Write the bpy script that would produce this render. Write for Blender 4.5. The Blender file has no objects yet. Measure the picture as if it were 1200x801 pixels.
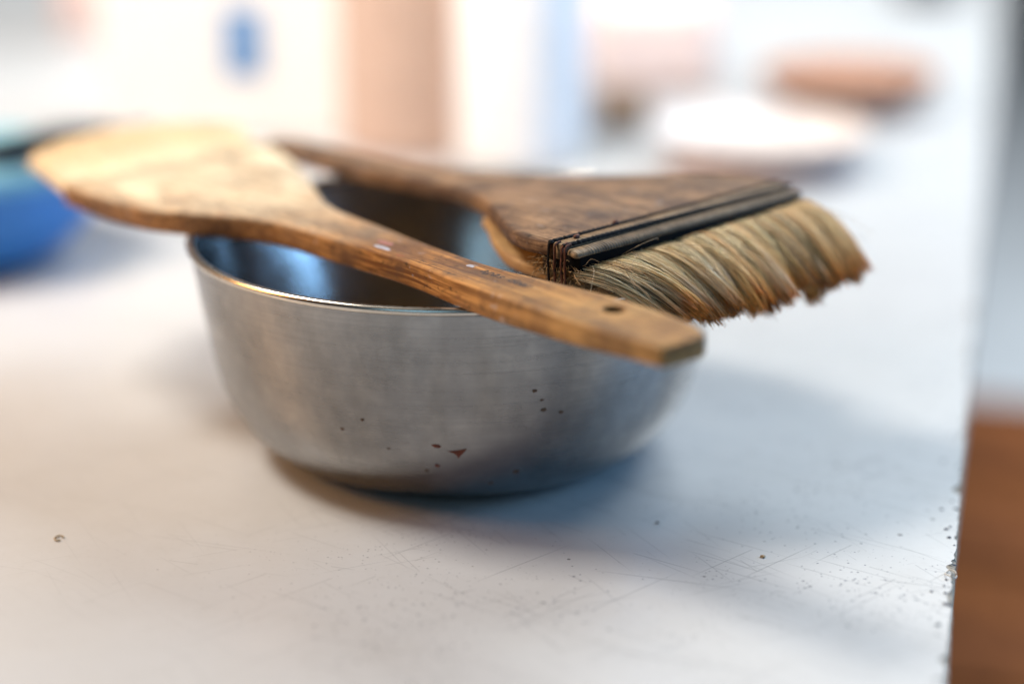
import bpy, bmesh, math, random
import numpy as np
from mathutils import Vector, Matrix

random.seed(7)
rng = np.random.default_rng(11)
scene = bpy.context.scene
C = scene.collection

# ------------------------------------------------------------------ camera
cam_d = bpy.data.cameras.new('camera')
cam = bpy.data.objects.new('camera', cam_d); C.objects.link(cam)
cam.location = (0, 0, 0.2772)
cam.rotation_euler = (math.radians(90 - 18.5), 0, 0)
cam_d.sensor_width = 36.0
cam_d.lens = 66.0
cam_d.clip_start = 0.01
cam_d.clip_end = 50
cam_d.dof.use_dof = True
cam_d.dof.focus_distance = 0.648
cam_d.dof.aperture_fstop = 1.9
scene.camera = cam

# ------------------------------------------------------------------ world and lamps
w = bpy.data.worlds.new('World'); scene.world = w; w.use_nodes = True
bg = w.node_tree.nodes['Background']
bg.inputs[0].default_value = (0.80, 0.86, 1.0, 1)
bg.inputs[1].default_value = 0.025

def area(name, loc, target, sx, sy, power, col, spread=180):
    l = bpy.data.lights.new(name, 'AREA'); l.shape = 'RECTANGLE'
    l.size = sx; l.size_y = sy; l.energy = power; l.color = col; l.spread = math.radians(spread)
    o = bpy.data.objects.new(name, l); C.objects.link(o); o.location = loc
    d = Vector(target) - Vector(loc)
    o.rotation_euler = d.to_track_quat('-Z', 'Y').to_euler()
    return o
area('window_light_back', (0.80, 2.05, 1.45), (0.0, 0.9, 0.0), 0.9, 0.9, 37, (0.88, 0.96, 1.0))
area('window_light_right', (1.35, 0.86, 0.44), (0.0, 0.75, 0.0), 0.85, 0.58, 16, (0.28, 0.58, 1.0))
area('lamp_light_above', (-0.68, 0.84, 1.00), (0.0, 0.72, 0.0), 0.32, 0.32, 16, (1.0, 0.93, 0.84))
area('lamp_light_left', (-0.66, 0.66, 0.36), (-0.15, 0.66, 0.0), 0.25, 0.2, 2.4, (1.0, 0.48, 0.15))
area('fill_light_background', (-0.45, 0.45, 1.7), (-0.05, 1.75, 0.0), 0.4, 0.4, 3.8, (1.0, 0.985, 0.97), 44)  # added fill with narrow spread, brightens the things at the back
area('fill_light_front', (-0.55, -1.1, 1.0), (0.0, 0.70, 0.08), 0.9, 0.7, 3.4, (0.42, 0.76, 1.0))  # added cool fill from behind the camera, no known window
area('fill_light_floor', (1.9, 3.0, 1.6), (1.7, 2.9, -0.7), 1.2, 1.2, 62, (0.9, 0.95, 1.0))  # added fill that lifts the floor beyond the table

vs = scene.view_settings
vs.view_transform = 'Standard'; vs.look = 'None'; vs.gamma = 1; vs.use_curve_mapping = False
vs.exposure = 0.0
scene.render.engine = 'CYCLES'
scene.cycles.use_denoising = True
scene.cycles.max_bounces = 12
scene.cycles.diffuse_bounces = 8
scene.cycles.transmission_bounces = 8
scene.cycles.caustics_reflective = True
scene.cycles.blur_glossy = 0.5
scene.cycles.sample_clamp_indirect = 6

# ------------------------------------------------------------------ helpers
def tag(o, label=None, cat=None, group=None, kind=None):
    if label: o['label'] = label
    if cat: o['category'] = cat
    if group: o['group'] = group
    if kind: o['kind'] = kind
    return o
def empty(name, loc=(0, 0, 0), rz=0.0):
    o = bpy.data.objects.new(name, None); C.objects.link(o)
    o.location = loc; o.rotation_euler = (0, 0, rz); o.empty_display_size = 0.02
    return o
def mesh_obj(name, verts, faces, mat, parent=None, smooth=True, angle=40):
    me = bpy.data.meshes.new(name)
    me.from_pydata([tuple(map(float, v)) for v in verts], [], faces)
    bm = bmesh.new(); bm.from_mesh(me)
    bmesh.ops.recalc_face_normals(bm, faces=bm.faces); bm.to_mesh(me); bm.free()
    if smooth:
        me.polygons.foreach_set('use_smooth', [True] * len(me.polygons))
        me.set_sharp_from_angle(angle=math.radians(angle))
    me.materials.append(mat)
    o = bpy.data.objects.new(name, me); C.objects.link(o)
    if parent: o.parent = parent
    return o
def lathe(name, prof, mat, parent=None, seg=96, closed=False, angle=40):
    """prof: list of (r, z)."""
    V, F = [], []
    for r, z in prof:
        for k in range(seg):
            a = 2 * math.pi * k / seg
            V.append((r * math.cos(a), r * math.sin(a), z))
    n = len(prof)
    for i in range(n if closed else n - 1):
        j = (i + 1) % n
        for k in range(seg):
            k2 = (k + 1) % seg
            F.append((i * seg + k, i * seg + k2, j * seg + k2, j * seg + k))
    me_v = V
    o = mesh_obj(name, me_v, F, mat, parent, True, angle)
    bm = bmesh.new(); bm.from_mesh(o.data)
    bmesh.ops.remove_doubles(bm, verts=bm.verts, dist=1e-6); bm.to_mesh(o.data); bm.free()
    return o
def catmull(P, sub):
    P = [np.array(p, float) for p in P]
    out = []
    for i in range(len(P) - 1):
        p0 = P[max(i - 1, 0)]; p1 = P[i]; p2 = P[i + 1]; p3 = P[min(i + 2, len(P) - 1)]
        for s in range(sub):
            t = s / sub
            out.append(0.5 * ((2 * p1) + (-p0 + p2) * t + (2 * p0 - 5 * p1 + 4 * p2 - p3) * t * t + (-p0 + 3 * p1 - 3 * p2 + p3) * t ** 3))
    out.append(P[-1]); return np.array(out)
def loft(name, st, mat, parent, bev=0.0012, sub=5, slant=None, nx=6, wob=0.0):
    """st: rows (t, v_near, v_far, z_top, z_bottom); cross-sections are rounded slabs."""
    S = catmull(st, sub); V, F = [], []
    for (t, a, b, zt, zb) in S:
        if b - a < 0.0004: a, b = (a + b) / 2 - 0.0002, (a + b) / 2 + 0.0002
        r = min(bev, (b - a) * 0.45, (zt - zb) * 0.45)
        loop = []
        for q in range(nx + 1): loop.append((a + r + (b - a - 2 * r) * q / nx, zt))
        for q in (1, 2, 3): an = math.pi / 2 * (1 - q / 3); loop.append((b - r + r * math.cos(an), zt - r + r * math.sin(an)))
        loop.append((b, zb + r))
        for q in (1, 2, 3): an = -math.pi / 2 * q / 3; loop.append((b - r + r * math.cos(an), zb + r + r * math.sin(an)))
        for q in range(1, nx + 1): loop.append((b - r - (b - a - 2 * r) * q / nx, zb))
        for q in (1, 2, 3): an = -math.pi / 2 - math.pi / 2 * q / 3; loop.append((a + r + r * math.cos(an), zb + r + r * math.sin(an)))
        loop.append((a, zt - r))
        for q in (1, 2): an = math.pi - math.pi / 2 * q / 3; loop.append((a + r + r * math.cos(an), zt - r + r * math.sin(an)))
        for (v, z) in loop:
            tt = t + (slant(t, v) if slant else 0)
            wv = wob * math.sin(t * 190 + z * 300) * (1 if v > (a + b) / 2 else -1) if wob else 0
            V.append((tt, v + wv, z))
        n = len(loop)
    m = len(S)
    for i in range(m - 1):
        for k in range(n):
            k2 = (k + 1) % n
            F.append((i * n + k, i * n + k2, (i + 1) * n + k2, (i + 1) * n + k))
    F.append(tuple(range(n))); F.append(tuple((m - 1) * n + k for k in range(n)))
    return mesh_obj(name, V, F, mat, parent, True, 38)
def tube(name, path, r, mat, parent, seg=6):
    P = [Vector(p) for p in path]; V, F = [], []
    for i, p in enumerate(P):
        d = (P[min(i + 1, len(P) - 1)] - P[max(i - 1, 0)]).normalized()
        x = d.cross(Vector((0.13, 0.21, 1))).normalized(); y = d.cross(x)
        rr = r(i) if callable(r) else r
        for k in range(seg):
            a = 2 * math.pi * k / seg
            V.append(p + (x * math.cos(a) + y * math.sin(a)) * rr)
    for i in range(len(P) - 1):
        for k in range(seg):
            k2 = (k + 1) % seg
            F.append((i * seg + k, i * seg + k2, (i + 1) * seg + k2, (i + 1) * seg + k))
    F.append(tuple(range(seg))); F.append(tuple((len(P) - 1) * seg + k for k in range(seg)))
    return mesh_obj(name, V, F, mat, parent)
def strands(name, pts, rad, cols, mat, parent):
    """pts (N,K,3), rad (N,K), cols (N,K,3): thin three-sided hairs in one mesh."""
    N, K, _ = pts.shape
    tan = np.gradient(pts, axis=1); tan /= np.linalg.norm(tan, axis=2, keepdims=True) + 1e-12
    ref = np.array([0.31, 0.77, 0.55])
    x = np.cross(tan, ref); x /= np.linalg.norm(x, axis=2, keepdims=True) + 1e-12
    y = np.cross(tan, x)
    V = np.zeros((N, K, 3, 3))
    for k in range(3):
        a = 2 * math.pi * k / 3
        V[:, :, k] = pts + (x * math.cos(a) + y * math.sin(a)) * rad[:, :, None]
    idx = np.arange(N * K * 3).reshape(N, K, 3)
    F = []
    for k in range(3):
        k2 = (k + 1) % 3
        F.append(np.stack([idx[:, :-1, k], idx[:, :-1, k2], idx[:, 1:, k2], idx[:, 1:, k]], -1).reshape(-1, 4))
    F = np.concatenate(F)
    me = bpy.data.meshes.new(name)
    me.vertices.add(N * K * 3); me.vertices.foreach_set('co', V.reshape(-1))
    me.loops.add(F.size); me.loops.foreach_set('vertex_index', F.reshape(-1).astype(np.int32))
    me.polygons.add(len(F)); me.polygons.foreach_set('loop_start', np.arange(0, F.size, 4, dtype=np.int32))
    me.polygons.foreach_set('use_smooth', np.ones(len(F), bool))
    me.update(calc_edges=True)
    ca = me.color_attributes.new('hair_colour', 'FLOAT_COLOR', 'POINT')
    cc = np.ones((N, K, 3, 4)); cc[..., :3] = cols[:, :, None, :]
    ca.data.foreach_set('color', cc.reshape(-1))
    me.materials.append(mat)
    o = bpy.data.objects.new(name, me); C.objects.link(o); o.parent = parent
    o['kind'] = 'stuff'
    return o

# ------------------------------------------------------------------ materials
class NT:
    def __init__(s, name):
        s.m = bpy.data.materials.new(name); s.m.use_nodes = True
        s.t = s.m.node_tree; s.b = s.t.nodes['Principled BSDF']
        s.co = s.t.nodes.new('ShaderNodeTexCoord').outputs['Object']
    def n(s, typ, **kw):
        nd = s.t.nodes.new(typ)
        for k, v in kw.items(): setattr(nd, k, v)
        return nd
    def l(s, a, b): s.t.links.new(a, b)
    def mapped(s, scale, rot=(0, 0, 0), loc=(0, 0, 0), src=None):
        r = s.n('ShaderNodeMapping'); r.inputs['Rotation'].default_value = rot
        r.inputs['Scale'].default_value = scale; r.inputs['Location'].default_value = loc
        s.l(src or s.co, r.inputs[0]); return r.outputs[0]
    def noise(s, vec, scale, detail=4, rough=0.55, dist=0.0):
        nd = s.n('ShaderNodeTexNoise'); nd.inputs['Scale'].default_value = scale
        nd.inputs['Detail'].default_value = detail; nd.inputs['Roughness'].default_value = rough
        nd.inputs['Distortion'].default_value = dist
        s.l(vec, nd.inputs['Vector']); return nd.outputs['Fac']
    def voro(s, vec, scale, feature='F1'):
        nd = s.n('ShaderNodeTexVoronoi', feature=feature); nd.inputs['Scale'].default_value = scale
        s.l(vec, nd.inputs['Vector']); return nd
    def ramp(s, fac, stops, interp='LINEAR'):
        nd = s.n('ShaderNodeValToRGB'); cr = nd.color_ramp; cr.interpolation = interp
        while len(cr.elements) < len(stops): cr.elements.new(0.5)
        for e, (p, c) in zip(cr.elements, stops):
            e.position = p; e.color = (*c, 1) if len(c) == 3 else c
        s.l(fac, nd.inputs[0]); return nd.outputs[0]
    def rng(s, fac, a, b, c=0.0, d=1.0):
        nd = s.n('ShaderNodeMapRange'); nd.inputs[1].default_value = a; nd.inputs[2].default_value = b
        nd.inputs[3].default_value = c; nd.inputs[4].default_value = d
        s.l(fac, nd.inputs[0]); return nd.outputs[0]
    def math(s, op, a, b):
        nd = s.n('ShaderNodeMath', operation=op)
        for i, x in enumerate((a, b)):
            if isinstance(x, (int, float)): nd.inputs[i].default_value = x
            else: s.l(x, nd.inputs[i])
        return nd.outputs[0]
    def mix(s, fac, a, b, mode='MIX'):
        nd = s.n('ShaderNodeMix', data_type='RGBA', blend_type=mode)
        if isinstance(fac, (int, float)): nd.inputs[0].default_value = fac
        else: s.l(fac, nd.inputs[0])
        for i, x in ((6, a), (7, b)):
            if isinstance(x, tuple): nd.inputs[i].default_value = (*x, 1)
            else: s.l(x, nd.inputs[i])
        return nd.outputs[2]
    def bump(s, h, strength, dist):
        nd = s.n('ShaderNodeBump'); nd.inputs['Strength'].default_value = strength
        nd.inputs['Distance'].default_value = dist; s.l(h, nd.inputs['Height'])
        s.l(nd.outputs[0], s.b.inputs['Normal'])
    def set(s, **kw):
        for k, v in kw.items():
            i = s.b.inputs[k.replace('_', ' ')]
            if isinstance(v, tuple): i.default_value = (*v, 1) if len(v) == 3 else v
            elif isinstance(v, (int, float)): i.default_value = v
            else: s.l(v, i)
        return s.m
def plain(name, col, rough=0.6, metallic=0.0, var=0.12, scale=60.0, spec=0.4):
    n = NT(name); f = n.noise(n.co, scale, 4)
    c = n.mix(n.rng(f, 0.3, 0.7), tuple(x * (1 - var) for x in col), tuple(min(1, x * (1 + var)) for x in col))
    return n.set(Base_Color=c, Roughness=rough, Metallic=metallic, Specular_IOR_Level=spec)

def steel(name, base, rough, spotty=True):
    n = NT(name)
    streak = n.noise(n.mapped((14, 14, 900)), 1.0, 5, 0.6)
    fine = n.noise(n.mapped((60, 60, 2600)), 1.0, 3, 0.6)
    cloud = n.noise(n.co, 38, 6, 0.62)
    cloud2 = n.noise(n.co, 120, 5, 0.6)
    c = n.mix(n.rng(cloud, 0.34, 0.66), tuple(x * 0.80 for x in base), tuple(x * 1.06 for x in base))
    drip = n.noise(n.mapped((70, 70, 9)), 1.0, 4, 0.55)
    c = n.mix(n.rng(drip, 0.50, 0.72, 0, 0.30), c, tuple(x * y for x, y in zip(base, (0.60, 0.54, 0.45))))
    c = n.mix(n.rng(cloud2, 0.45, 0.8, 0, 0.14), c, (0.80, 0.76, 0.70))
    c = n.mix(n.rng(streak, 0.35, 0.7, 0.0, 0.20), c, tuple(x * 0.6 for x in base))
    r = n.math('ADD', n.rng(cloud, 0.3, 0.7, rough + 0.06, rough - 0.05), n.rng(streak, 0.3, 0.7, -0.05, 0.07))
    if spotty:
        vo = n.voro(n.co, 150); rad = n.noise(n.co, 45, 2)
        sp = n.math('LESS_THAN', n.math('ADD', vo.outputs['Distance'], n.rng(rad, 0.55, 0.72, 0.5, 0.0)), 0.16)
        c = n.mix(n.math('MULTIPLY', sp, 0.75), c, (0.09, 0.055, 0.035))
        r = n.math('ADD', r, n.math('MULTIPLY', sp, 0.25))
    n.bump(n.math('ADD', streak, n.math('MULTIPLY', fine, 0.6)), 0.10, 0.0004)
    return n.set(Base_Color=c, Roughness=r, Metallic=1.0)

def wood(name, light, dark, stain, pale=None, pale_range=None, rough=0.55, spots=True, gscale=1.0, tip=None):
    """grain runs along local x; pale: worn, paint-whitened wood blended in along x."""
    n = NT(name)
    warp = n.noise(n.mapped((9, 40, 40)), 1.0, 3)
    gvec = n.mapped((16 * gscale, 700 * gscale, 700 * gscale))
    g = n.noise(gvec, 1.0, 6, 0.6, 0.6)
    g2 = n.noise(n.mapped((5, 170, 170)), 1.0, 4, 0.6, 1.2)
    c = n.mix(n.rng(g, 0.42, 0.58), dark, light)
    c = n.mix(n.rng(g2, 0.42, 0.7, 0, 0.45), c, dark)
    blot = n.noise(n.co, 55, 6, 0.65)
    c = n.mix(n.rng(blot, 0.43, 0.62, 0, 0.85), c, stain)
    if pale:
        sx = n.n('ShaderNodeSeparateXYZ'); n.l(n.co, sx.inputs[0])
        pf = n.math('MULTIPLY', n.rng(sx.outputs[0], pale_range[0], pale_range[1], 1.0, 0.0), n.rng(sx.outputs[2], 0.0940, 0.0956, 0.12, 1.0))
        pb = n.noise(n.mapped((28, 40, 40)), 1.0, 5, 0.6)
        pf2 = n.math('MULTIPLY', pf, n.rng(pb, 0.3, 0.6, 0.35, 1.0))
        c = n.mix(pf2, c, n.mix(n.rng(g2, 0.4, 0.7), pale, tuple(x * 0.62 for x in pale)))
    if spots:
        s1 = n.noise(n.mapped((150, 190, 190), loc=(3, 1, 0)), 1.0, 3, 0.5)
        c = n.mix(n.rng(s1, 0.66, 0.74, 0, 0.65), c, (0.34, 0.32, 0.33))
        s2 = n.noise(n.mapped((110, 140, 140), loc=(9, 4, 2)), 1.0, 4, 0.6)
        c = n.mix(n.rng(s2, 0.66, 0.74, 0, 0.7), c, (0.26, 0.065, 0.035))
        s3 = n.noise(n.mapped((260, 320, 320), loc=(1, 7, 2)), 1.0, 5, 0.6)
        c = n.mix(n.rng(s3, 0.58, 0.68, 0, 0.75), c, (0.035, 0.022, 0.014))
        smudge = n.noise(n.mapped((30, 60, 60), loc=(5, 2, 8)), 1.0, 6, 0.7)
        c = n.mix(n.rng(smudge, 0.50, 0.66, 0, 0.6), c, (0.075, 0.055, 0.045))
    if tip:
        s4 = n.n('ShaderNodeSeparateXYZ'); n.l(n.co, s4.inputs[0])
        tf = n.math('MULTIPLY', n.rng(s4.outputs[0], 0.215, 0.285), n.rng(blot, 0.35, 0.62, 0.9, 0.25))
        c = n.mix(tf, c, n.mix(n.rng(g, 0.40, 0.60), tuple(x * 0.6 for x in tip), tip))
    n.bump(n.math('ADD', g, n.math('MULTIPLY', blot, 0.5)), 0.35, 0.0005)
    return n.set(Base_Color=c, Roughness=n.rng(blot, 0.3, 0.7, rough - 0.08, rough + 0.12), Specular_IOR_Level=0.18)

def hair(name, trans):
    n = NT(name)
    a = n.n('ShaderNodeVertexColor', layer_name='hair_colour')
    m = n.set(Base_Color=a.outputs['Color'], Roughness=0.45, Specular_IOR_Level=0.25)
    tr = n.n('ShaderNodeBsdfTranslucent'); n.l(a.outputs['Color'], tr.inputs[0])
    mx = n.n('ShaderNodeMixShader'); mx.inputs[0].default_value = trans
    n.l(n.b.outputs[0], mx.inputs[1]); n.l(tr.outputs[0], mx.inputs[2])
    n.l(mx.outputs[0], n.t.nodes['Material Output'].inputs[0])
    return m

def table_mat():
    n = NT('table_laminate')
    big = n.noise(n.co, 4.5, 5, 0.6); mid = n.noise(n.co, 34, 6, 0.65); fine = n.noise(n.co, 420, 4, 0.6)
    c = n.mix(n.rng(big, 0.3, 0.7), (0.455, 0.452, 0.446), (0.52, 0.518, 0.513))
    c = n.mix(n.rng(mid, 0.45, 0.75, 0, 0.30), c, (0.40, 0.385, 0.36))
    c = n.mix(n.rng(fine, 0.55, 0.8, 0, 0.25), c, (0.34, 0.332, 0.325))
    sxy = n.n('ShaderNodeSeparateXYZ'); n.l(n.co, sxy.inputs[0])
    used = n.rng(sxy.outputs[0], -0.16, 0.02, 0.25, 1.0)               # the right half is the cutting side
    # long knife and tool scratches, in several directions
    for ang, seed, freq, ln, thr, amt in ((0.62, 3, 640, 24, 0.945, 0.7), (-0.75, 11, 560, 20, 0.950, 0.65), (1.10, 23, 760, 28, 0.950, 0.6), (0.30, 31, 420, 15, 0.965, 0.55), (-0.40, 43, 680, 32, 0.955, 0.55), (0.80, 57, 820, 34, 0.945, 0.6)):
        rv = n.mapped((1, 1, 1), rot=(0, 0, ang))
        sp = n.n('ShaderNodeSeparateXYZ'); n.l(rv, sp.inputs[0])
        yy = n.math('ADD', n.math('MULTIPLY', sp.outputs[1], freq), seed * 1.7)
        idn = n.math('FLOOR', yy, 0.0); fr = n.math('FRACT', yy, 0.0)
        xx = n.math('ADD', n.math('MULTIPLY', sp.outputs[0], ln), n.math('MULTIPLY', idn, 7.313))
        sg = n.math('FLOOR', xx, 0.0); fx = n.math('FRACT', xx, 0.0)
        cv = n.n('ShaderNodeCombineXYZ'); n.l(idn, cv.inputs[0]); n.l(sg, cv.inputs[1]); cv.inputs[2].default_value = seed
        wn = n.n('ShaderNodeTexWhiteNoise'); wn.noise_dimensions = '3D'; n.l(cv.outputs[0], wn.inputs['Vector'])
        sc = n.n('ShaderNodeSeparateColor'); n.l(wn.outputs['Color'], sc.inputs[0])
        # each scratch drifts a little across its strip and fades at both ends
        ctr = n.math('ADD', n.rng(sc.outputs[0], 0, 1, 0.25, 0.75), n.math('MULTIPLY', n.math('SUBTRACT', fx, 0.5), n.rng(sc.outputs[1], 0, 1, -0.4, 0.4)))
        dist = n.math('ABSOLUTE', n.math('SUBTRACT', fr, ctr), 0.0)
        line = n.rng(dist, 0.04, 0.14, 1.0, 0.0)
        fade = n.math('MULTIPLY', n.rng(fx, 0.0, 0.25), n.rng(fx, 0.6, 1.0, 1.0, 0.0))
        patch = n.noise(n.mapped((1, 1, 1), loc=(seed + 2, 3, 1)), 16, 3)
        on = n.math('GREATER_THAN', wn.outputs['Value'], n.rng(patch, 0.38, 0.62, 1.0, thr - 0.035))
        f = n.math('MULTIPLY', n.math('MULTIPLY', n.math('MULTIPLY', line, fade), n.math('MULTIPLY', on, amt)), used)
        c = n.mix(f, c, (0.13, 0.13, 0.14))
    # specks of dried pigment
    for sc, dthr, seed, col in ((380, 0.36, 2, (0.10, 0.10, 0.12)), (150, 0.22, 6, (0.07, 0.06, 0.06)), (800, 0.50, 4, (0.14, 0.14, 0.15)), (560, 0.45, 8, (0.10, 0.10, 0.13))):
        vo = n.voro(n.mapped((1, 1, 1), loc=(seed, seed, 0)), sc)
        pick = n.n('ShaderNodeSeparateColor'); n.l(vo.outputs['Color'], pick.inputs[0])
        patch = n.noise(n.mapped((1, 1, 1), loc=(seed * 3, 1, 1)), 13, 4)
        lim = n.math('MULTIPLY', n.math('MULTIPLY', pick.outputs[0], n.rng(patch, 0.42, 0.66, 0.15, 1.0)), dthr)
        lim = n.math('MULTIPLY', lim, n.math('MULTIPLY', n.math('GREATER_THAN', pick.outputs[1], 0.66), used))
        f = n.math('LESS_THAN', vo.outputs['Distance'], lim)
        c = n.mix(n.math('MULTIPLY', f, 0.8), c, col)
    n.bump(n.math('ADD', n.math('MULTIPLY', mid, 0.1), fine), 0.10, 0.0002)
    return n.set(Base_Color=c, Roughness=n.rng(mid, 0.3, 0.7, 0.36, 0.50), Specular_IOR_Level=0.5)

M = {}
M['table'] = table_mat()
M['steel'] = steel('brushed_steel', (0.30, 0.30, 0.302), 0.22)
M['steel_in'] = steel('polished_inner_steel', (0.46, 0.46, 0.46), 0.16, False)
M['rim'] = steel('rim_steel', (0.66, 0.62, 0.56), 0.24, False)
M['wood_a'] = wood('handle_wood', (0.49, 0.235, 0.072), (0.17, 0.066, 0.019), (0.12, 0.058, 0.031), (0.82, 0.67, 0.46), (0.06, 0.17), tip=(0.60, 0.35, 0.13))
M['wood_b'] = wood('dark_paddle_wood', (0.38, 0.23, 0.125), (0.14, 0.075, 0.039), (0.075, 0.046, 0.034))
M['wood_c'] = wood('split_wood', (0.52, 0.33, 0.14), (0.36, 0.20, 0.08), (0.30, 0.17, 0.08), spots=False)
M['slat'] = wood('slat_wood', (0.30, 0.20, 0.11), (0.17, 0.11, 0.06), (0.10, 0.065, 0.04), spots=False)
M['cord'] = plain('dark_cord', (0.018, 0.015, 0.014), 0.8, var=0.4, scale=900, spec=0.12)
M['thread'] = plain('winding_thread', (0.095, 0.076, 0.056), 0.9, var=0.6, scale=350)
M['rust_thread'] = plain('rust_thread', (0.085, 0.026, 0.012), 0.75, var=0.9, scale=450)
M['pale_thread'] = plain('pale_thread', (0.66, 0.48, 0.27), 0.8)
M['black'] = plain('recess_shade_black', (0.006, 0.005, 0.005), 0.85, spec=0.08)  # painted shade for the recess below the winding
M['core'] = plain('fibre_core', (0.05, 0.03, 0.016), 0.8, var=0.5, scale=500)
M['hair'] = hair('bristle_hair', 0.25)
M['hair_pale'] = hair('pale_bristle_hair', 0.12)
M['ink'] = plain('ink', (0.035, 0.030, 0.032), 0.7)
M['rust'] = plain('dried_red_paint', (0.15, 0.032, 0.014), 0.6, var=0.3, scale=400)
M['fleck'] = plain('dried_brown_paint', (0.10, 0.055, 0.03), 0.6, var=0.3, scale=400)

# ------------------------------------------------------------------ setting: floor beyond the table
fl = mesh_obj('floor', [(-4, -1, -0.74), (6, -1, -0.74), (6, 8, -0.74), (-4, 8, -0.74)], [(0, 1, 2, 3)],
              plain('grey_floor', (0.60, 0.64, 0.67), 0.6, var=0.12, scale=3), smooth=False)
tag(fl, kind='structure')

# ------------------------------------------------------------------ work table
tbl = empty('work_table', (0, 1.2, 0))
tag(tbl, 'scratched white work table with a chipped right edge, under the steel bowl', 'table')
EA = np.array([0.1255, 0.485]); ED = np.array([0.2505, 0.968])      # right edge: a point and its direction
def edge_pt(s): return EA + ED / np.linalg.norm(ED) * s
ss = np.concatenate([np.arange(-0.35, 0.75, 0.0012), np.arange(0.75, 2.6, 0.02)])
nrm = np.array([ED[1], -ED[0]]) / np.linalg.norm(ED)
jit = np.zeros(len(ss))
for f, a in ((90, 0.00018), (310, 0.00016), (800, 0.00014)):
    jit += a * np.sin(ss * f * 2.1 + rng.uniform(0, 6)) * np.sin(ss * f * 0.73 + rng.uniform(0, 6))
for _ in range(16):
    c0 = rng.uniform(0.0, 0.5); wd = rng.uniform(0.002, 0.006); dp = rng.uniform(0.001, 0.0026)
    jit -= dp * np.clip(1 - np.abs((ss - c0) / wd), 0, 1) ** 0.5
for _ in range(70):                                                   # chips along the edge
    c0 = rng.uniform(-0.1, 0.7); wd = rng.uniform(0.0008, 0.003); dp = rng.uniform(0.0004, 0.0016)
    jit -= dp * np.clip(1 - np.abs((ss - c0) / wd), 0, 1) ** 0.6
e_top = [edge_pt(s) + nrm * j for s, j in zip(ss, jit)]
e_low = [edge_pt(s) + nrm * (0.0006 + 0.2 * j) for s, j in zip(ss, jit)]
n_e = len(ss); OFF = np.array([0, 1.2])
V = [(p[0], p[1] - 1.2, 0.0) for p in e_top] + [(edge_pt(s)[0] - 2.2, edge_pt(s)[1] - 1.2 + 0.0, 0.0) for s in ss]
F = [(i, i + 1, n_e + i + 1, n_e + i) for i in range(n_e - 1)]
mesh_obj('top_sheet', V, F, M['table'], tbl, smooth=False)
V = []; F = []
for k, z in enumerate((0.0, -0.0012, -0.022)):
    for p, q in zip(e_top, e_low):
        r = p if k == 0 else q
        V.append((r[0], r[1] - 1.2, z))
for k in range(2):
    for i in range(n_e - 1): F.append((k * n_e + i, k * n_e + i + 1, (k + 1) * n_e + i + 1, (k + 1) * n_e + i))
mesh_obj('edge_band', V, F, plain('raw_board_edge', (0.30, 0.24, 0.18), 0.8, var=0.5, scale=300), tbl, smooth=False)
a0, a1 = edge_pt(-0.35), edge_pt(2.55)
V = [(a0[0] - 0.0015, a0[1] - 1.2, -0.023), (a1[0] - 0.0015, a1[1] - 1.2, -0.023), (a1[0] - 2.2, a1[1] - 1.2, -0.023), (a0[0] - 2.2, a0[1] - 1.2, -0.023)]
mesh_obj('under_board', V, [(0, 1, 2, 3)], plain('board_underside', (0.3, 0.22, 0.15), 0.8), tbl, smooth=False)

# ------------------------------------------------------------------ steel bowl
BX, BY = -0.0214, 0.7110
bowl = empty('steel_bowl', (BX, BY, 0))
tag(bowl, 'round brushed steel bowl carrying both brushes on its rim', 'bowl')
outer = [(0.0, 0.0008), (0.058, 0.0006), (0.0605, 0.0004), (0.0645, 0.0008), (0.070, 0.0028), (0.0765, 0.0054), (0.0820, 0.0096), (0.0885, 0.0178), (0.0936, 0.0288), (0.0973, 0.0438), (0.1002, 0.0600), (0.1020, 0.0730), (0.1032, 0.0832)]
oc = catmull([(r, z) for r, z in outer], 5)
th = 0.0008
ic = catmull([(0.0, 0.0008), (0.058, 0.0006), (0.0605, 0.0004), (0.0645, 0.0008), (0.070, 0.0028), (0.0755, 0.0060), (0.0800, 0.0098), (0.0865, 0.0180), (0.0920, 0.0290), (0.0963, 0.0440), (0.0998, 0.0600), (0.1020, 0.0730), (0.1032, 0.0832)], 5)
inner = [(max(r - th * (0.4 if r < 0.06 else 1.0), 0), z + (th if r < 0.075 else th * 0.4)) for r, z in ic]
inner = [(max(r - 0.075 * max(0.0, 0.083 - max(z, 0.035)) * min(1.0, r / 0.09), 0), z) for r, z in inner]
lathe('outer_shell', [tuple(p) for p in oc] + [(0.1030, 0.0842)], M['steel'], bowl, 160, angle=60)
lathe('inner_shell', [(0.1029, 0.0842)] + [tuple(p) for p in inner[::-1]], M['steel_in'], bowl, 160, angle=60)
rp = []
for k in range(14):
    a = 2 * math.pi * k / 14
    rp.append((0.1035 + 0.0016 * math.cos(a), 0.0846 + 0.0016 * math.sin(a)))
lathe('rolled_rim', rp, M['rim'], bowl, 160, closed=True)

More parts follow.
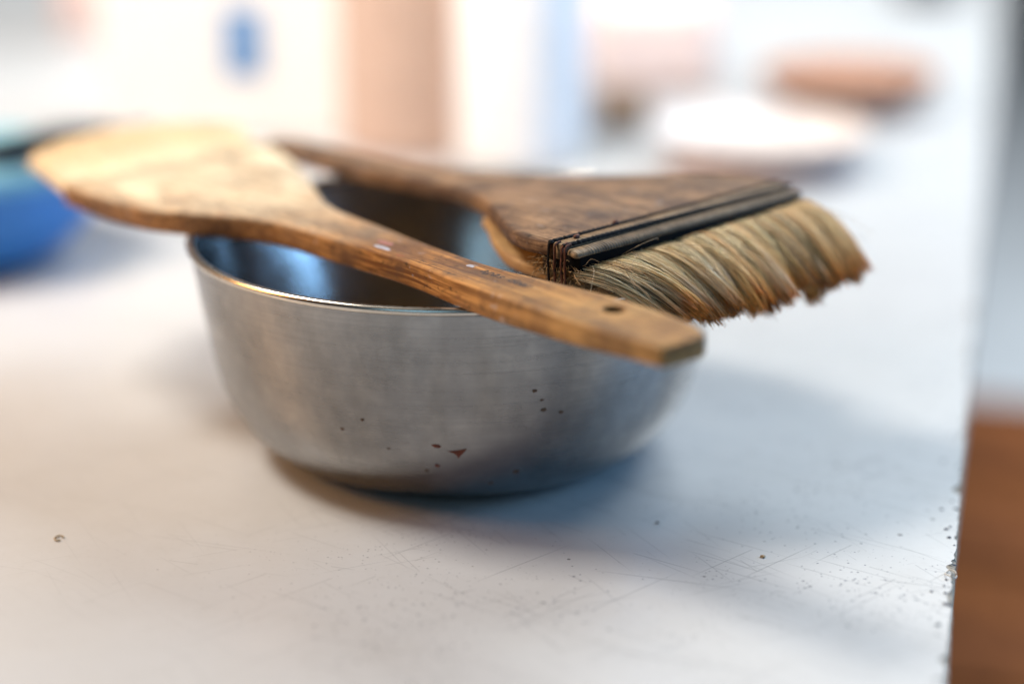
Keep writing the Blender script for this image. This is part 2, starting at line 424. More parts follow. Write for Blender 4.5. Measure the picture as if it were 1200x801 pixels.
oz = np.array([p[1] for p in oc]); orr = np.array([p[0] for p in oc])
def on_bowl(ang, z, lift=0.00012):
    i = int(np.argmin(np.abs(oz[10:] - z))) + 10
    r = float(np.interp(z, oz[10:], orr[10:]))
    dz = oz[min(i + 1, len(oz) - 1)] - oz[i - 1]; dr = orr[min(i + 1, len(oz) - 1)] - orr[i - 1]
    nr, nz = dz, -dr; L = math.hypot(nr, nz)
    r += lift * nr / L; z += lift * nz / L
    return (r * math.cos(ang), r * math.sin(ang), z)
def fleck(ang, z, shape, mat):
    """shape: outline in mm, (along, up)"""
    cx = sum(p[0] for p in shape) / len(shape); cy = sum(p[1] for p in shape) / len(shape)
    V = [on_bowl(ang + cx * 0.001 / 0.095, z + cy * 0.001, 0.0003)]
    for x, y in shape: V.append(on_bowl(ang + x * 0.001 / 0.095, z + y * 0.001, 0.00008))
    n = len(shape)
    mesh_obj('paint_fleck', V, [(0, 1 + k, 1 + (k + 1) % n) for k in range(n)], mat, bowl)
def bowl_px(ang, z): return on_bowl(ang, z)
A0 = -math.pi / 2
fleck(A0 - 0.055, 0.0322, [(-1.9, 0.5), (-0.6, 0.8), (0.9, 0.6), (1.7, -0.3), (0.6, -0.8), (-0.9, -0.5)], M['rust'])
fleck(A0 + 0.020, 0.0292, [(-3.4, 0.9), (-0.5, 1.2), (1.6, 1.5), (3.6, 2.0), (3.0, 0.9), (1.4, -1.0), (0.5, -2.2), (-0.2, -0.6), (-1.6, 0.2)], M['rust'])
for (da, z, s, m) in ((-0.10, 0.021, 0.7, 'fleck'), (-0.055, 0.0235, 0.75, 'rust'), (0.26, 0.019, 1.0, 'fleck'), (0.34, 0.045, 0.8, 'fleck'), (0.30, 0.053, 0.7, 'fleck'),
                      (0.33, 0.049, 0.5, 'fleck'), (0.41, 0.043, 0.7, 'fleck'), (-0.33, 0.041, 0.6, 'fleck'), (-0.24, 0.030, 0.5, 'fleck'), (-0.42, 0.036, 0.6, 'fleck'), (0.16, 0.014, 0.8, 'fleck')):
    sh = [(s * (1 + 0.4 * random.random()) * 1.2 * math.cos(q * 1.0472), s * (0.7 + 0.5 * random.random()) * math.sin(q * 1.0472)) for q in range(6)]
    fleck(A0 + da, z, sh, M[m])

# ------------------------------------------------------------------ front brush: long handle, pale bristles
def dirz(d): return math.atan2(d[1], d[0])
b1 = empty('flat_brush', (-0.14799, 0.78534, 0.0), dirz((0.63473, -0.77273)))
tag(b1, 'long wooden paintbrush with a hole in its handle and pale bristles, lying in front', 'paintbrush')
ZT, ZB = 0.0959, 0.0866
mm = 0.001
st1 = [(0, -51.4, 51.4), (17, -51.5, 49.0), (35, -51, 43.5), (50, -49, 37), (66, -45, 30), (82, -37, 22.5), (98, -26, 15), (112, -20, 10.5), (125, -17.4, 9.2), (147, -15.6, 8.6), (163, -13.9, 7.6),
       (190, -12.4, 6.6), (217, -13.4, 7.4), (240, -13.6, 11.2), (263, -13.3, 15.0), (284, -12.2, 16.4), (298, -10.8, 15.8), (306, -9.9, 14.6), (311, -9.4, 12.8), (314.3, -8.8, 10.6), (315.4, -7.6, 8.6)]
slant1 = lambda t, v: -0.14 * v * max(0.0, 1 - t / 0.11)
body1 = loft('wooden_body', [(t * mm, a * mm, b * mm, ZT, ZB + 0.0026 * max(0.0, min(1.0, (t - 240) / 70))) for t, a, b in st1], M['wood_a'], b1, bev=0.0011, sub=5, slant=slant1)
# the hanging hole, cut through the handle
cut = lathe('hole_cutter', [(0.0, 0.07), (0.0039, 0.07), (0.0039, 0.11), (0.0, 0.11)], M['wood_a'], None, 32)
cut.parent = b1; cut.location = (0.2775, 0.0058, 0)
bm_ = body1.modifiers.new('hole', 'BOOLEAN'); bm_.object = cut; bm_.operation = 'DIFFERENCE'; bm_.solver = 'EXACT'
bpy.context.view_layer.update()
dg = bpy.context.evaluated_depsgraph_get()
me_new = bpy.data.meshes.new_from_object(body1.evaluated_get(dg))
body1.modifiers.clear(); body1.data = me_new; me_new.set_sharp_from_angle(angle=math.radians(35))
bpy.data.objects.remove(cut)

o = lathe('hole_shade_sleeve', [(0.0039, ZB + 0.0030), (0.0039, ZT - 0.0009), (0.00375, ZT - 0.0009), (0.00375, ZB + 0.0030)], plain('shaded_grimy_wood', (0.055, 0.026, 0.010), 0.8), b1, 32, closed=True)  # added sleeve; its dark brown stands for the hole's shade and grime
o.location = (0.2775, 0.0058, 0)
def cord_line(name, p0, p1, r, mat, parent, n=40, twist=True):
    P = []
    for i in range(n + 1):
        f = i / n
        P.append(Vector(p0).lerp(Vector(p1), f) + Vector((0.0001 * math.sin(i * 2.1), 0, 0.00012 * math.sin(i * 2.9))))
    return tube(name, P, (lambda i: r * (1 + 0.18 * math.sin(i * 2.2))) if twist else r, mat, parent, 6)
for tt in (0.006, 0.011):
    cord_line('stitching_cord', (tt + 0.0071, -0.0512, ZT + 0.0001), (tt - 0.0070, 0.0505, ZT + 0.0001), 0.00035, M['pale_thread'], b1)
for (t, v) in ((0.012, -0.0516), (0.022, -0.0518), (0.031, -0.0514)):
    mesh_obj('stitch_knot', [(t - 0.0016, v, 0.0900), (t + 0.0022, v, 0.0898), (t + 0.0026, v, 0.0920), (t - 0.0012, v, 0.0924), (t + 0.0004, v - 0.0007, 0.0911)],
             [(0, 1, 4), (1, 2, 4), (2, 3, 4), (3, 0, 4)], M['cord'], b1)

# printed lettering on the handle
def lettering(txt, t, v, size, parent):
    cu = bpy.data.curves.new('printed_lettering', 'FONT'); cu.body = txt; cu.size = size; cu.extrude = 0.00002
    cu.space_character = 1.05; cu.shear = 0.15; cu.offset = 0.00004
    o = bpy.data.objects.new('lettering_source', cu); C.objects.link(o)
    bpy.context.view_layer.update()
    me = bpy.data.meshes.new_from_object(o.evaluated_get(bpy.context.evaluated_depsgraph_get()))
    me.name = 'printed_lettering'
    bpy.data.objects.remove(o)
    me.materials.clear(); me.materials.append(M['ink'])
    q = bpy.data.objects.new('printed_lettering', me); C.objects.link(q); q.parent = parent
    q.location = (t, v, ZT + 0.00006); q.rotation_euler = (0, 0, -0.03)
    return q
lettering('apas', 0.2160, -0.0005, 0.0062, b1)
lettering('dear', 0.2300, -0.0004, 0.0062, b1)
# daubs of dried paint on the wood
def daub(t, v, rx, ry, mat, parent, z, n=11):
    V = [(t, v, z + 0.00025)]
    for k in range(n):
        a = 2 * math.pi * k / n; q = 0.75 + 0.5 * random.random()
        V.append((t + rx * q * math.cos(a), v + ry * q * math.sin(a), z + 0.00003))
    return mesh_obj('paint_daub', V, [(0, 1 + k, 1 + (k + 1) % n) for k in range(n)], mat, parent)
M['daub'] = plain('dried_pale_paint', (0.34, 0.33, 0.37), 0.6, var=0.15, scale=500)
M['daub_red'] = plain('dried_rose_paint', (0.30, 0.12, 0.10), 0.6, var=0.25, scale=500)
daub(0.2090, 0.0012, 0.0022, 0.0013, M['daub'], b1, ZT)
daub(0.1700, -0.0085, 0.0045, 0.0016, M['daub'], b1, ZT)
daub(0.1665, -0.0040, 0.0040, 0.0020, M['daub_red'], b1, ZT)

def bez(P0, P1, P2, P3, K):
    s = np.linspace(0, 1, K)[None, :, None]
    return ((1 - s) ** 3) * P0[:, None] + 3 * ((1 - s) ** 2) * s * P1[:, None] + 3 * (1 - s) * s * s * P2[:, None] + s ** 3 * P3[:, None]
# pale bristles of the front brush
N = 4200; K = 6
v = rng.uniform(-0.0505, 0.0505, N); d = rng.uniform(0, 1, N)
P0 = np.stack([-0.14 * v + 0.004, v, 0.0948 - 0.0066 * d], -1)
rt = 0.078 * np.sqrt(np.clip(1 - (v / 0.066) ** 2, 0.2, 1)) + rng.normal(0, 0.0025, N)
P3 = P0 + np.stack([-rt, 0.011 + v * 0.06 + rng.normal(0, 0.0015, N), 0.004 - 0.004 * (1 - d) + rng.normal(0, 0.0008, N)], -1)
P1 = P0 + np.stack([-rt * 0.35, v * 0 + 0.001, 0.0004 * np.ones(N)], -1)
P2 = P3 + np.stack([rt * 0.3, v * 0 - 0.002, 0.0010 * np.ones(N)], -1)
pts = bez(P0, P1, P2, P3, K)
s = np.linspace(0, 1, K)
tone = rng.uniform(0.75, 1.15, N)[:, None, None]
cols = np.clip((np.array([0.94, 0.83, 0.62])[None, None] * (1 - s)[None, :, None] + np.array([0.93, 0.74, 0.47])[None, None] * s[None, :, None]) * tone, 0, 1)
rad = 0.00022 * (1 - 0.5 * s)[None, :] * np.ones((N, 1))
o = strands('bristles', pts, rad, cols, M['hair_pale'], b1)

# ------------------------------------------------------------------ rear brush: broad dark paddle, shaggy bristles
b2 = empty('broad_brush', (0.06584, 0.64850, 0.0), dirz((0.69835, -0.71576)))
tag(b2, 'broad dark wooden brush with bound edge and shaggy tan bristles, lying behind', 'paintbrush')
HT = 0.1040
def ztop(t): return HT if t > -60 else 0.0955 + (HT - 0.0955) * max(0.0, min(1.0, (t + 165) / 105)) ** 1.0
st2 = [(-22.5, -52, 74), (-28, -52.6, 74.3), (-35, -52.6, 72.8), (-45, -49.5, 67), (-55, -43.5, 59), (-68, -34.5, 48), (-80, -26.5, 39.5), (-93, -19, 31), (-107, -13, 26), (-121, -9, 22.5), (-148, -4.5, 19), (-175, -3.5, 17),
       (-200, -3.5, 15), (-222, -3.5, 14), (-246, -2.4, 13), (-252, 0.5, 10), (-253.5, 3, 7.5)]
rows = []
for t, a, b in st2:
    zt = ztop(t); thk = 0.0062 if t > -80 else 0.0072
    rows.append((t * mm, a * mm, b * mm, zt, zt - thk))
loft('upper_paddle', rows, M['wood_b'], b2, bev=0.0018, sub=5)
rows = []
for t, a, b in [(-22.5, -46, 74), (-28, -46, 74.3), (-35, -46, 72.8), (-45, -45, 67), (-55, -41.5, 59), (-68, -35.5, 48), (-76, -30, 42), (-84, -25.2, 37)]:
    f = max(0.0, min(1.0, (t + 84) / 30)); f = f * f * (3 - 2 * f)
    join = ztop(t) - 0.0066
    zt = join + (0.0911 - join) * f
    rows.append((t * mm, (a - 0.6) * mm, (b + 0.3) * mm, zt, zt - 0.0046 + 0.001 * (1 - f)))
loft('lower_paddle', rows, M['wood_c'], b2, bev=0.0012, sub=6)
# binding at the bristle end
VN, VF = -0.0525, 0.0742
def bar(name, t0, t1, z0, z1, mat, a=VN, b=VF, bev=0.001, lift=0.0):
    r = bev; sec = []
    for (ct, cz, s0) in ((t1 - r, z1 - r, 0), (t0 + r, z1 - r, 1), (t0 + r, z0 + r, 2), (t1 - r, z0 + r, 3)):
        for q in range(4):
            an = math.pi / 2 * (s0 + q / 3); sec.append((ct + r * math.cos(an), cz + r * math.sin(an)))
    ne = len(sec); cs = [(a, 0.6), (a + 0.0004, 0.9), (a + 0.0012, 1.0), (b - 0.0012, 1.0), (b - 0.0004, 0.9), (b, 0.6)]
    tm, zm = (t0 + t1) / 2, (z0 + z1) / 2; V = []; F = []
    for vv, k in cs:
        for (t, z) in sec: V.append((tm + (t - tm) * k, vv, zm + (z - zm) * k + lift * (vv - VN) / (VF - VN) * (z1 - z) / (z1 - z0)))
    for i in range(len(cs) - 1):
        for k in range(ne): F.append((i * ne + k, i * ne + (k + 1) % ne, (i + 1) * ne + (k + 1) % ne, (i + 1) * ne + k))
    F.append(tuple(range(ne))); F.append(tuple((len(cs) - 1) * ne + k for k in range(ne)))
    return mesh_obj(name, V, F, mat, b2)
bar('binding_slat', -0.0208, -0.0160, HT - 0.0060, HT - 0.0001, M['slat'])
cord_line('binding_cord', (-0.0216, VN - 0.0003, HT - 0.0003), (-0.0216, VF, HT - 0.0004), 0.00080, M['cord'], b2, 150)
cord_line('binding_cord', (-0.0152, VN - 0.0003, HT - 0.0004), (-0.0152, VF, HT - 0.0006), 0.00070, M['cord'], b2, 150)
# thread-wound slat: ribs across its length
prof_w = ((-0.0144, -0.0028), (-0.0143, -0.0009), (-0.0136, -0.0003), (-0.0115, -0.0004), (-0.0098, -0.0009), (-0.0089, -0.0017), (-0.0086, -0.0025), (-0.0090, -0.0034), (-0.0105, -0.0038))
def sweep(name, rows, mat):
    """rows: (v, offset, scale) sections of the rounded slat"""
    V = []; F = []; m = len(prof_w)
    for (vv, off, k) in rows:
        for (pt, pz) in prof_w:
            dt, dz = pt + 0.0114, pz + 0.0022; L = math.hypot(dt, dz); g = (1 + off / L) * k
            V.append((-0.0114 + dt * g * 0.94, vv, HT - 0.0030 + dz * g * 0.80))
    for i in range(len(rows) - 1):
        for k in range(m - 1): F.append((i * m + k, i * m + k + 1, (i + 1) * m + k + 1, (i + 1) * m + k))
    F.append(tuple(range(m))); F.append(tuple((len(rows) - 1) * m + k for k in range(m)))
    return mesh_obj(name, V, F, mat, b2, angle=70)
ends = ((0.0, 0.45), (0.0003, 0.72), (0.0008, 0.90), (0.0016, 1.0))
sweep('bound_slat', [(VN + e, 0.0, k) for e, k in ends] + [(VF - e, 0.0, k) for e, k in ends[::-1]], M['slat'])
rows = []; pitch = 0.00135; vv = VN + 0.0065; grow = 0
while vv < VF - 0.003:
    h = 0.00020 * random.uniform(0.7, 1.25) * min(1.0, grow / 6)
    wd = pitch * random.uniform(0.50, 0.66)
    rows += [(vv, -0.0003, 1), (vv + wd * 0.2, h * 0.7, 1), (vv + wd * 0.5, h, 1), (vv + wd * 0.8, h * 0.7, 1), (vv + wd, -0.0003, 1)]
    vv += pitch * random.uniform(0.94, 1.06); grow += 1
sweep('thread_winding', rows, M['thread'])
bar('recess_shade_bar', -0.0220, -0.0089, HT - 0.0096, HT - 0.0036, M['black'], VN + 0.0012, VF - 0.0006, 0.0006, 0.0030)  # black bar put in as the shaded recess between winding and bristles
bar('bristle_core', -0.0290, -0.0110, HT - 0.0125, HT - 0.0070, M['core'], VN + 0.0030, VF - 0.004, 0.0008)
bar('lower_slat', -0.0220, -0.0100, HT - 0.0170, HT - 0.0130, M['slat'], bev=0.0008)
# cords coming round the near end of the binding
for (t0, m_, dv) in ((-0.0216, 'cord', 0), (-0.0185, 'rust_thread', 0.0002), (-0.0152, 'rust_thread', 0.0), (-0.0135, 'rust_thread', 0.0003)):
    P = [(t0, VN + 0.002, HT + 0.0002), (t0, VN - 0.0004 - dv, HT - 0.0006), (t0 + 0.0002, VN - 0.0010, HT - 0.0035), (t0 - 0.0002, VN - 0.0008, HT - 0.0080), (t0 + 0.0003, VN - 0.0009, HT - 0.0120), (t0, VN - 0.0004, HT - 0.0168)]
    tube('tie_cord', [tuple(p) for p in catmull(P, 4)], 0.00045, M[m_], b2, 6)
for (t0, v0) in ((-0.0185, -0.0425), (-0.0222, -0.0185)):
    Vk = []; Fk = []
    for i in range(5):
        for k in range(8):
            a = math.pi * i / 4; b_ = 2 * math.pi * k / 8
            Vk.append((t0 + 0.0009 * math.sin(a) * math.cos(b_), v0 + 0.0015 * math.cos(a), HT + 0.0005 + 0.0008 * math.sin(a) * math.sin(b_)))
    for i in range(4):
        for k in range(8): Fk.append((i * 8 + k, i * 8 + (k + 1) % 8, (i + 1) * 8 + (k + 1) % 8, (i + 1) * 8 + k))
    mesh_obj('thread_knot', Vk, Fk, M['rust_thread'], b2)

# frayed fibre ends showing between the two paddles at the near side
N = 300; K = 6
P0 = np.stack([rng.uniform(-0.030, -0.010, N), VN + rng.uniform(0.0008, 0.006, N), HT - 0.0065 - rng.uniform(0, 0.0065, N)], -1)
P3 = P0 + np.stack([rng.normal(0.001, 0.0030, N), rng.uniform(-0.0026, 0.0005, N), rng.normal(-0.001, 0.0014, N)], -1)
P1 = P0 + np.stack([rng.normal(0, 0.001, N), rng.uniform(-0.002, 0, N), rng.normal(0.0004, 0.0008, N)], -1)
P2 = P3 + rng.normal(0, 0.0009, (N, 3))
pts = bez(P0, P1, P2, P3, K); s = np.linspace(0, 1, K)
tone = rng.uniform(0.35, 1.2, N)[:, None, None]
cols = np.clip(np.array([0.42, 0.27, 0.13])[None, None] * tone * np.ones((1, K, 1)), 0, 1)
strands('frayed_fibres', pts, 0.00017 * np.ones((N, K)), cols, M['hair'], b2)

# the bristles: hairs gathered in clumps that droop at the tips
NM = 900; per = 8; N = NM * per; K = 9
cl = np.linspace(-0.049, 0.071, 30) + rng.normal(0, 0.0014, 30); nc = len(cl)
mv = rng.uniform(-0.0512, 0.0730, NM); md = rng.uniform(0, 1, NM) ** 0.9          # locks: root position and depth
mc = np.argmin(np.abs(mv[:, None] + rng.normal(0, 0.0012, NM)[:, None] - cl[None]), 1)
c_t = rng.normal(0, 0.0018, nc); c_z = rng.normal(0, 0.0014, nc); c_lean = rng.normal(0, 0.0018, nc); c_tight = rng.uniform(0.2, 0.65, nc)
nearf = np.clip((0.012 - mv) / 0.063, 0, 1)                        # hairs pushed aside by the other brush's handle
side = 0.024 * nearf ** 1.2 + 0.001
mtip = np.stack([0.0235 + c_t[mc] - 0.0065 * nearf - 0.0050 * md + rng.normal(0, 0.0012, NM),
                 mv + (cl[mc] - mv) * c_tight[mc] + side + c_lean[mc] + rng.normal(0, 0.0011, NM),
                 0.0782 + 0.0030 * nearf + c_z[mc] - 0.0050 * md + rng.normal(0, 0.0008, NM)], -1)
mk = np.repeat(np.arange(NM), per)
v0 = mv[mk] + rng.normal(0, 0.0010, N); d = np.clip(md[mk] + rng.normal(0, 0.08, N), 0, 1)
v0 = np.clip(v0, -0.0518, 0.0736)
root = np.stack([-0.0105 + 0 * v0, v0, HT - 0.0078 + 0.0030 * (v0 - VN) / (VF - VN) - 0.0042 * d], -1)
tight = rng.uniform(0.15, 0.85, NM)[mk]
own = mtip[mk] + np.stack([0 * v0, (v0 - mv[mk]) * 1.2, -0.004 * (d - md[mk])], -1)
tip = own * (1 - tight[:, None]) + mtip[mk] * tight[:, None] + rng.normal(0, 0.00045, (N, 3))
sd = side[mk]; cln = c_lean[mc][mk]
bend = rng.normal(0, 1, (NM, 3))[mk]
P1 = root + np.stack([0.0130 + 0.0012 * bend[:, 0], 0.18 * sd + 0.0007 * bend[:, 1], 0.0022 * (1 - d) - 0.0004 + 0.0007 * bend[:, 2]], -1) + rng.normal(0, 0.0003, (N, 3))
P2 = tip + np.stack([-0.0075 + 0.0010 * bend[:, 2], -0.35 * sd - 0.3 * cln + 0.0006 * bend[:, 0], 0.0085 + 0.0009 * bend[:, 1]], -1) + rng.normal(0, 0.0003, (N, 3))
fsh = np.where(rng.uniform(0, 1, N) < 0.10, rng.uniform(0.6, 0.95, N), 1.0) + rng.normal(0, 0.015, N)
pts = bez(root, P1, P2, root + (tip - root) * fsh[:, None], K)
s = np.linspace(0, 1, K)
stops = np.array([0, 0.25, 0.55, 0.78, 0.91, 1.0])
cr = np.array([[0.97, 0.87, 0.61], [0.98, 0.90, 0.66], [0.97, 0.85, 0.55], [0.95, 0.73, 0.36], [0.72, 0.39, 0.09], [0.46, 0.20, 0.04]])
base = np.stack([np.interp(s, stops, cr[:, k]) for k in range(3)], -1)[None] * np.ones((N, 1, 1))
grey_c = (np.clip(rng.normal(0.30, 0.35, nc), 0, 0.85)[mc] * (rng.uniform(0, 1, NM) < 0.7))[mk]
gm = np.interp(s, [0, 0.42, 0.60, 0.84, 0.94, 1], [0, 0, 0.8, 0.9, 0.15, 0])[None, :, None] * grey_c[:, None, None]
base = base * (1 - gm) + np.array([0.86, 0.79, 0.72])[None, None] * gm
mt = np.where(rng.uniform(0, 1, NM) < 0.10, rng.uniform(0.18, 0.42, NM), rng.uniform(0.85, 1.3, NM))
tone = (mt[mk] * np.where(rng.uniform(0, 1, N) < 0.24, rng.uniform(0.25, 0.62, N), rng.uniform(0.75, 1.3, N)))[:, None, None]
warm = rng.uniform(0, 1, NM)[mk][:, None, None]
base = 1.7 * base * tone * (1 - 0.28 * warm * np.array([0.0, 0.55, 1.0]))
rad = (0.00017 * rng.uniform(0.55, 1.35, N))[:, None] * np.interp(s, [0, 0.7, 1], [1, 1, 0.4])[None]
strands('bristles', pts, rad, base * np.minimum(1.0, 0.975 / base.max(axis=2, keepdims=True)), M['hair'], b2)
# loose single hairs standing off the bundle
N = 110; K = 9
v0 = rng.uniform(-0.05, 0.072, N)
root = np.stack([-0.0095 + 0 * v0, v0, HT - 0.0072 + 0 * v0], -1)
tip = root + np.stack([rng.uniform(0.004, 0.030, N), rng.normal(0.002, 0.006, N), rng.normal(-0.006, 0.005, N)], -1)
P1 = root + np.stack([rng.uniform(0.002, 0.010, N), rng.normal(0, 0.002, N), rng.uniform(0.0, 0.004, N)], -1)
P2 = tip + np.stack([rng.normal(-0.003, 0.002, N), rng.normal(0, 0.003, N), rng.uniform(0, 0.004, N)], -1)
pts = bez(root, P1, P2, tip, K)
cols = np.array([0.62, 0.46, 0.28])[None, None] * rng.uniform(0.5, 1.2, N)[:, None, None] * np.ones((1, K, 1))
strands('loose_hairs', pts, 0.00009 * np.ones((N, K)), np.clip(cols, 0, 1), M['hair'], b2)

# ------------------------------------------------------------------ small things on the table
def crumb(name, loc, size, mat, label, cat, flat=0.5):
    bm = bmesh.new(); bmesh.ops.create_icosphere(bm, subdivisions=1, radius=size)
    for vv in bm.verts:
        vv.co *= random.uniform(0.65, 1.25); vv.co.z = max(vv.co.z * flat + size * flat * 0.5, 0.0)
    me = bpy.data.meshes.new(name); bm.to_mesh(me); bm.free(); me.materials.append(mat)
    o = bpy.data.objects.new(name, me); C.objects.link(o); o.location = (*loc, 0.00005)
    return tag(o, label, cat)
M['shaving'] = plain('wood_shaving', (0.33, 0.25, 0.15), 0.7)
P = [(0.0016 * math.cos(a) * (1 - 0.03 * a), 0.0020 * math.sin(a), 0.0005) for a in np.linspace(0.2, 5.4, 18)]
o = tube('curled_shaving', P, 0.00030, M['shaving'], None, 5); o.location = (-0.1605, 0.6085, 0)
tag(o, 'tiny curled wood shaving lying alone on the table at left', 'shaving')
crumb('paint_crumb', (0.0525, 0.6225), 0.0008, M['fleck'], 'small dark crumb on the table in front of the bowl, right of centre', 'crumb')
crumb('paint_crumb', (0.0870, 0.5935), 0.0010, M['shaving'], 'tan crumb on the scratched table right of the light streak', 'crumb')
P = [(0.0018 * math.cos(a), 0.0028 * math.sin(a), 0.0006 + 0.0004 * math.sin(2 * a)) for a in np.linspace(0.0, 6.0, 20)]
o = tube('curled_fibre', P, 0.00022, plain('pale_fibre', (0.6, 0.55, 0.48), 0.6), None, 5); o.location = (0.1489, 0.5790, 0.0)
tag(o, 'pale curled fibre caught on the chipped table edge', 'fibre')

V = []; F = []
for k in range(26):
    p = edge_pt(abs(rng.normal(0.13, 0.10))) - nrm * abs(rng.normal(0.0015, 0.003)); r = rng.uniform(0.0003, 0.0011); b_ = len(V); m = 6
    V.append((p[0], p[1], 0.0003 + r * 0.3))
    for q in range(m):
        a = 2 * math.pi * q / m; V.append((p[0] + r * rng.uniform(0.6, 1.3) * math.cos(a), p[1] + r * rng.uniform(0.6, 1.3) * math.sin(a), 0.0001))
    F += [(b_, b_ + 1 + q, b_ + 1 + (q + 1) % m) for q in range(m)]
o = mesh_obj('edge_grime', V, F, plain('dark_grime', (0.045, 0.05, 0.075), 0.8))
tag(o, 'dark flakes of grime scattered along the chipped table edge', 'grime', kind='stuff')

# ------------------------------------------------------------------ things further back on the table and beside it
def pot(name, loc, prof, mat, label, cat, parts=()):
    e = empty(name, loc); tag(e, label, cat)
    lathe('body', prof, mat, e, 48)
    for nm, pr, m in parts: lathe(nm, pr, m, e, 48)
    return e
pot('blue_bowl', (-0.297, 0.975, 0), [(0.0, 0.001), (0.040, 0.001), (0.056, 0.007), (0.070, 0.021), (0.077, 0.038), (0.079, 0.048), (0.076, 0.048), (0.066, 0.021), (0.045, 0.010), (0.0, 0.007)],
    plain('blue_plastic', (0.03, 0.18, 0.50), 0.5), 'blurred blue bowl at the left edge of the table', 'bowl',
    [('rim', [(0.0765, 0.046), (0.081, 0.046), (0.081, 0.050), (0.0765, 0.050)], plain('blue_rim', (0.05, 0.17, 0.40), 0.5))])
bmx = bmesh.new(); bmesh.ops.create_icosphere(bmx, subdivisions=4, radius=1.0)
for vv in bmx.verts:
    q = 1 + 0.10 * math.sin(vv.co.x * 5 + 1) * math.cos(vv.co.y * 6) + 0.06 * math.sin(vv.co.y * 11 + vv.co.x * 7)
    vv.co = Vector((vv.co.x * 0.060 * q, vv.co.y * 0.058 * q, max(vv.co.z, -0.55) * 0.026 * q))
mex = bpy.data.meshes.new('teal_rag'); bmx.to_mesh(mex); bmx.free()
mex.polygons.foreach_set('use_smooth', [True] * len(mex.polygons)); mex.materials.append(plain('teal_cotton', (0.22, 0.42, 0.46), 0.9))
o = bpy.data.objects.new('teal_rag', mex); C.objects.link(o); o.location = (-0.300, 0.975, 0.044)
tag(o, 'crumpled pale teal rag filling the blue bowl', 'rag')
tk = empty('black_tool', (-0.250, 0.955, 0.0625), 0.55); tk.rotation_euler = (0, -0.10, 0.55)
tag(tk, 'black handled tool lying across the rim of the blue bowl', 'tool')
tube('handle', [(-0.045, 0, 0), (-0.02, 0, 0.0005), (0.02, 0, 0.0005), (0.045, 0, 0)], lambda i: (0.0060, 0.0085, 0.0090, 0.0055)[i], plain('black_handle', (0.012, 0.013, 0.016), 0.4), tk, 10)
tube('tip', [(0.045, 0, 0), (0.062, 0, -0.0005), (0.068, 0, -0.001)], lambda i: (0.0030, 0.0028, 0.0012)[i], plain('grey_tip', (0.25, 0.27, 0.30), 0.4, 0.8), tk, 8)
def box(name, loc, sx, sy, sz, mat, bev=0.004):
    bm = bmesh.new(); bmesh.ops.create_cube(bm, size=1)
    for vv in bm.verts: vv.co = Vector((vv.co.x * sx, vv.co.y * sy, (vv.co.z + 0.5) * sz))
    bmesh.ops.bevel(bm, geom=bm.edges[:], offset=bev, segments=2, affect='EDGES', profile=0.5)
    me = bpy.data.meshes.new(name); bm.to_mesh(me); bm.free(); me.materials.append(mat)
    o = bpy.data.objects.new(name, me); C.objects.link(o); o.location = loc
    return o
M['card'] = plain('white_card', (0.80, 0.79, 0.77), 0.6, var=0.03)
wb = empty('white_carton', (-0.196, 1.318, 0), 0.0)
tag(wb, 'tall white carton with a small blue label behind the front brush', 'carton')
q = box('carton_body', (0, 0, 0), 0.165, 0.11, 0.24, M['card']); q.parent = wb
q = box('carton_lid', (0, 0, 0.24), 0.171, 0.116, 0.02, M['card']); q.parent = wb
q = box('blue_label', (0.0150, -0.0557, 0.044), 0.027, 0.001, 0.046, plain('blue_print', (0.12, 0.26, 0.50), 0.5), 0.0003); q.parent = wb
pot('peach_canister', (-0.066, 1.245, 0), [(0.0, 0.001), (0.046, 0.001), (0.049, 0.004), (0.049, 0.225), (0.041, 0.232), (0.0, 0.232)], plain('peach_clay', (0.54, 0.38, 0.30), 0.7),
    'peach coloured canister between the white carton and the white jar', 'canister', [('lid', [(0.0, 0.232), (0.044, 0.2325), (0.044, 0.242), (0.0, 0.243)], plain('peach_lid', (0.5, 0.32, 0.22), 0.7))])
pot('white_jar', (0.0055, 1.200, 0), [(0.0, 0.001), (0.039, 0.001), (0.042, 0.004), (0.042, 0.20), (0.038, 0.207), (0.0, 0.207)], plain('white_enamel', (0.82, 0.81, 0.80), 0.35, var=0.03),
    'tall white jar standing behind the bowl', 'jar', [('lid', [(0.0, 0.207), (0.0435, 0.2075), (0.0435, 0.225), (0.0, 0.226)], M['card'])])
pot('cream_dish', (0.160, 1.180, 0), [(0.0, 0.0118), (0.045, 0.0120), (0.063, 0.019), (0.068, 0.027), (0.066, 0.027), (0.059, 0.021), (0.040, 0.016), (0.0, 0.015)], plain('cream_glaze', (0.72, 0.62, 0.56), 0.4),
    'cream dish on a foot coloured as its contact shadow, right of the white jar', 'dish', [('foot', [(0.0, 0.0006), (0.060, 0.0006), (0.061, 0.008), (0.047, 0.0135), (0.0, 0.0135)], plain('foot_shade_brown', (0.46, 0.34, 0.30), 0.7))])  # the foot's mauve-brown carries the contact shadow under the dish
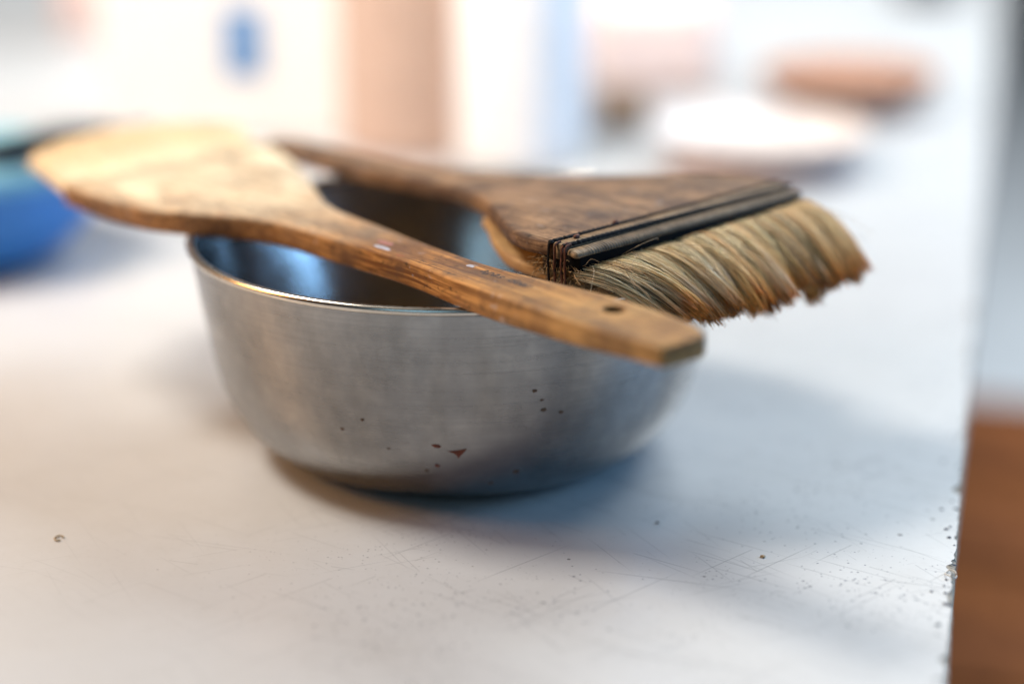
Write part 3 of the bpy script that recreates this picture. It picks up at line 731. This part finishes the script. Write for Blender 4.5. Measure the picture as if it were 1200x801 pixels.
pot('red_clay_bowl', (0.248, 1.375, 0), [(0.0, 0.001), (0.030, 0.001), (0.048, 0.007), (0.062, 0.018), (0.066, 0.030), (0.063, 0.030), (0.056, 0.019), (0.04, 0.010), (0.0, 0.008)], plain('red_clay', (0.46, 0.24, 0.15), 0.6),
    'reddish brown clay bowl further back beside the cream dish', 'bowl', [('contents', [(0.0, 0.025), (0.02, 0.026), (0.05, 0.024), (0.0595, 0.0225)], plain('brown_pigment', (0.36, 0.18, 0.11), 0.9))])
pk = box('pink_cloth', (0.108, 1.47, 0), 0.10, 0.10, 0.07, plain('pink_cotton', (0.80, 0.62, 0.55), 0.9), 0.012)
tag(pk, 'folded pink cloth behind the white jar', 'cloth')
tb = box('tan_block', (0.078, 1.315, 0), 0.035, 0.05, 0.024, plain('tan_wood', (0.42, 0.26, 0.16), 0.7), 0.002)
tag(tb, 'small tan wooden block beside the white jar', 'block')
pot('pink_cup', (-0.375, 1.72, 0), [(0.0, 0.001), (0.030, 0.001), (0.036, 0.006), (0.042, 0.085), (0.040, 0.085), (0.033, 0.008), (0.0, 0.006)], plain('pink_glaze', (0.72, 0.50, 0.44), 0.5),
    'pale pink cup far back on the left', 'cup', [('foot', [(0.0, 0.0003), (0.027, 0.0003), (0.027, 0.0012), (0.0, 0.0012)], M['card'])])
pot('dark_jar', (0.425, 1.93, 0), [(0.0, 0.001), (0.03, 0.001), (0.033, 0.004), (0.033, 0.03), (0.028, 0.034), (0.0, 0.034)], plain('grey_glass', (0.08, 0.07, 0.08), 0.3),
    'small dark jar at the far end of the table', 'jar', [('lid', [(0.0, 0.034), (0.029, 0.0345), (0.029, 0.042), (0.0, 0.0425)], plain('dark_lid', (0.06, 0.05, 0.06), 0.5))])
ch = empty('wooden_chest', (0.56, 1.00, -0.74), dirz((0.968, -0.2505)))
tag(ch, 'orange brown wooden chest standing on the floor beside the table', 'chest')
M['chest'] = wood('chest_wood', (0.30, 0.085, 0.012), (0.17, 0.044, 0.006), (0.10, 0.027, 0.004), spots=False, gscale=0.05, rough=0.8)
q = box('chest_body', (0, 0, 0), 0.80, 1.10, 0.40, M['chest'], 0.006); q.parent = ch
for k in range(6):
    q = box('lid_plank', (0, -0.4625 + 0.185 * k, 0.402), 0.83, 0.178, 0.026, M['chest'], 0.004); q.parent = ch
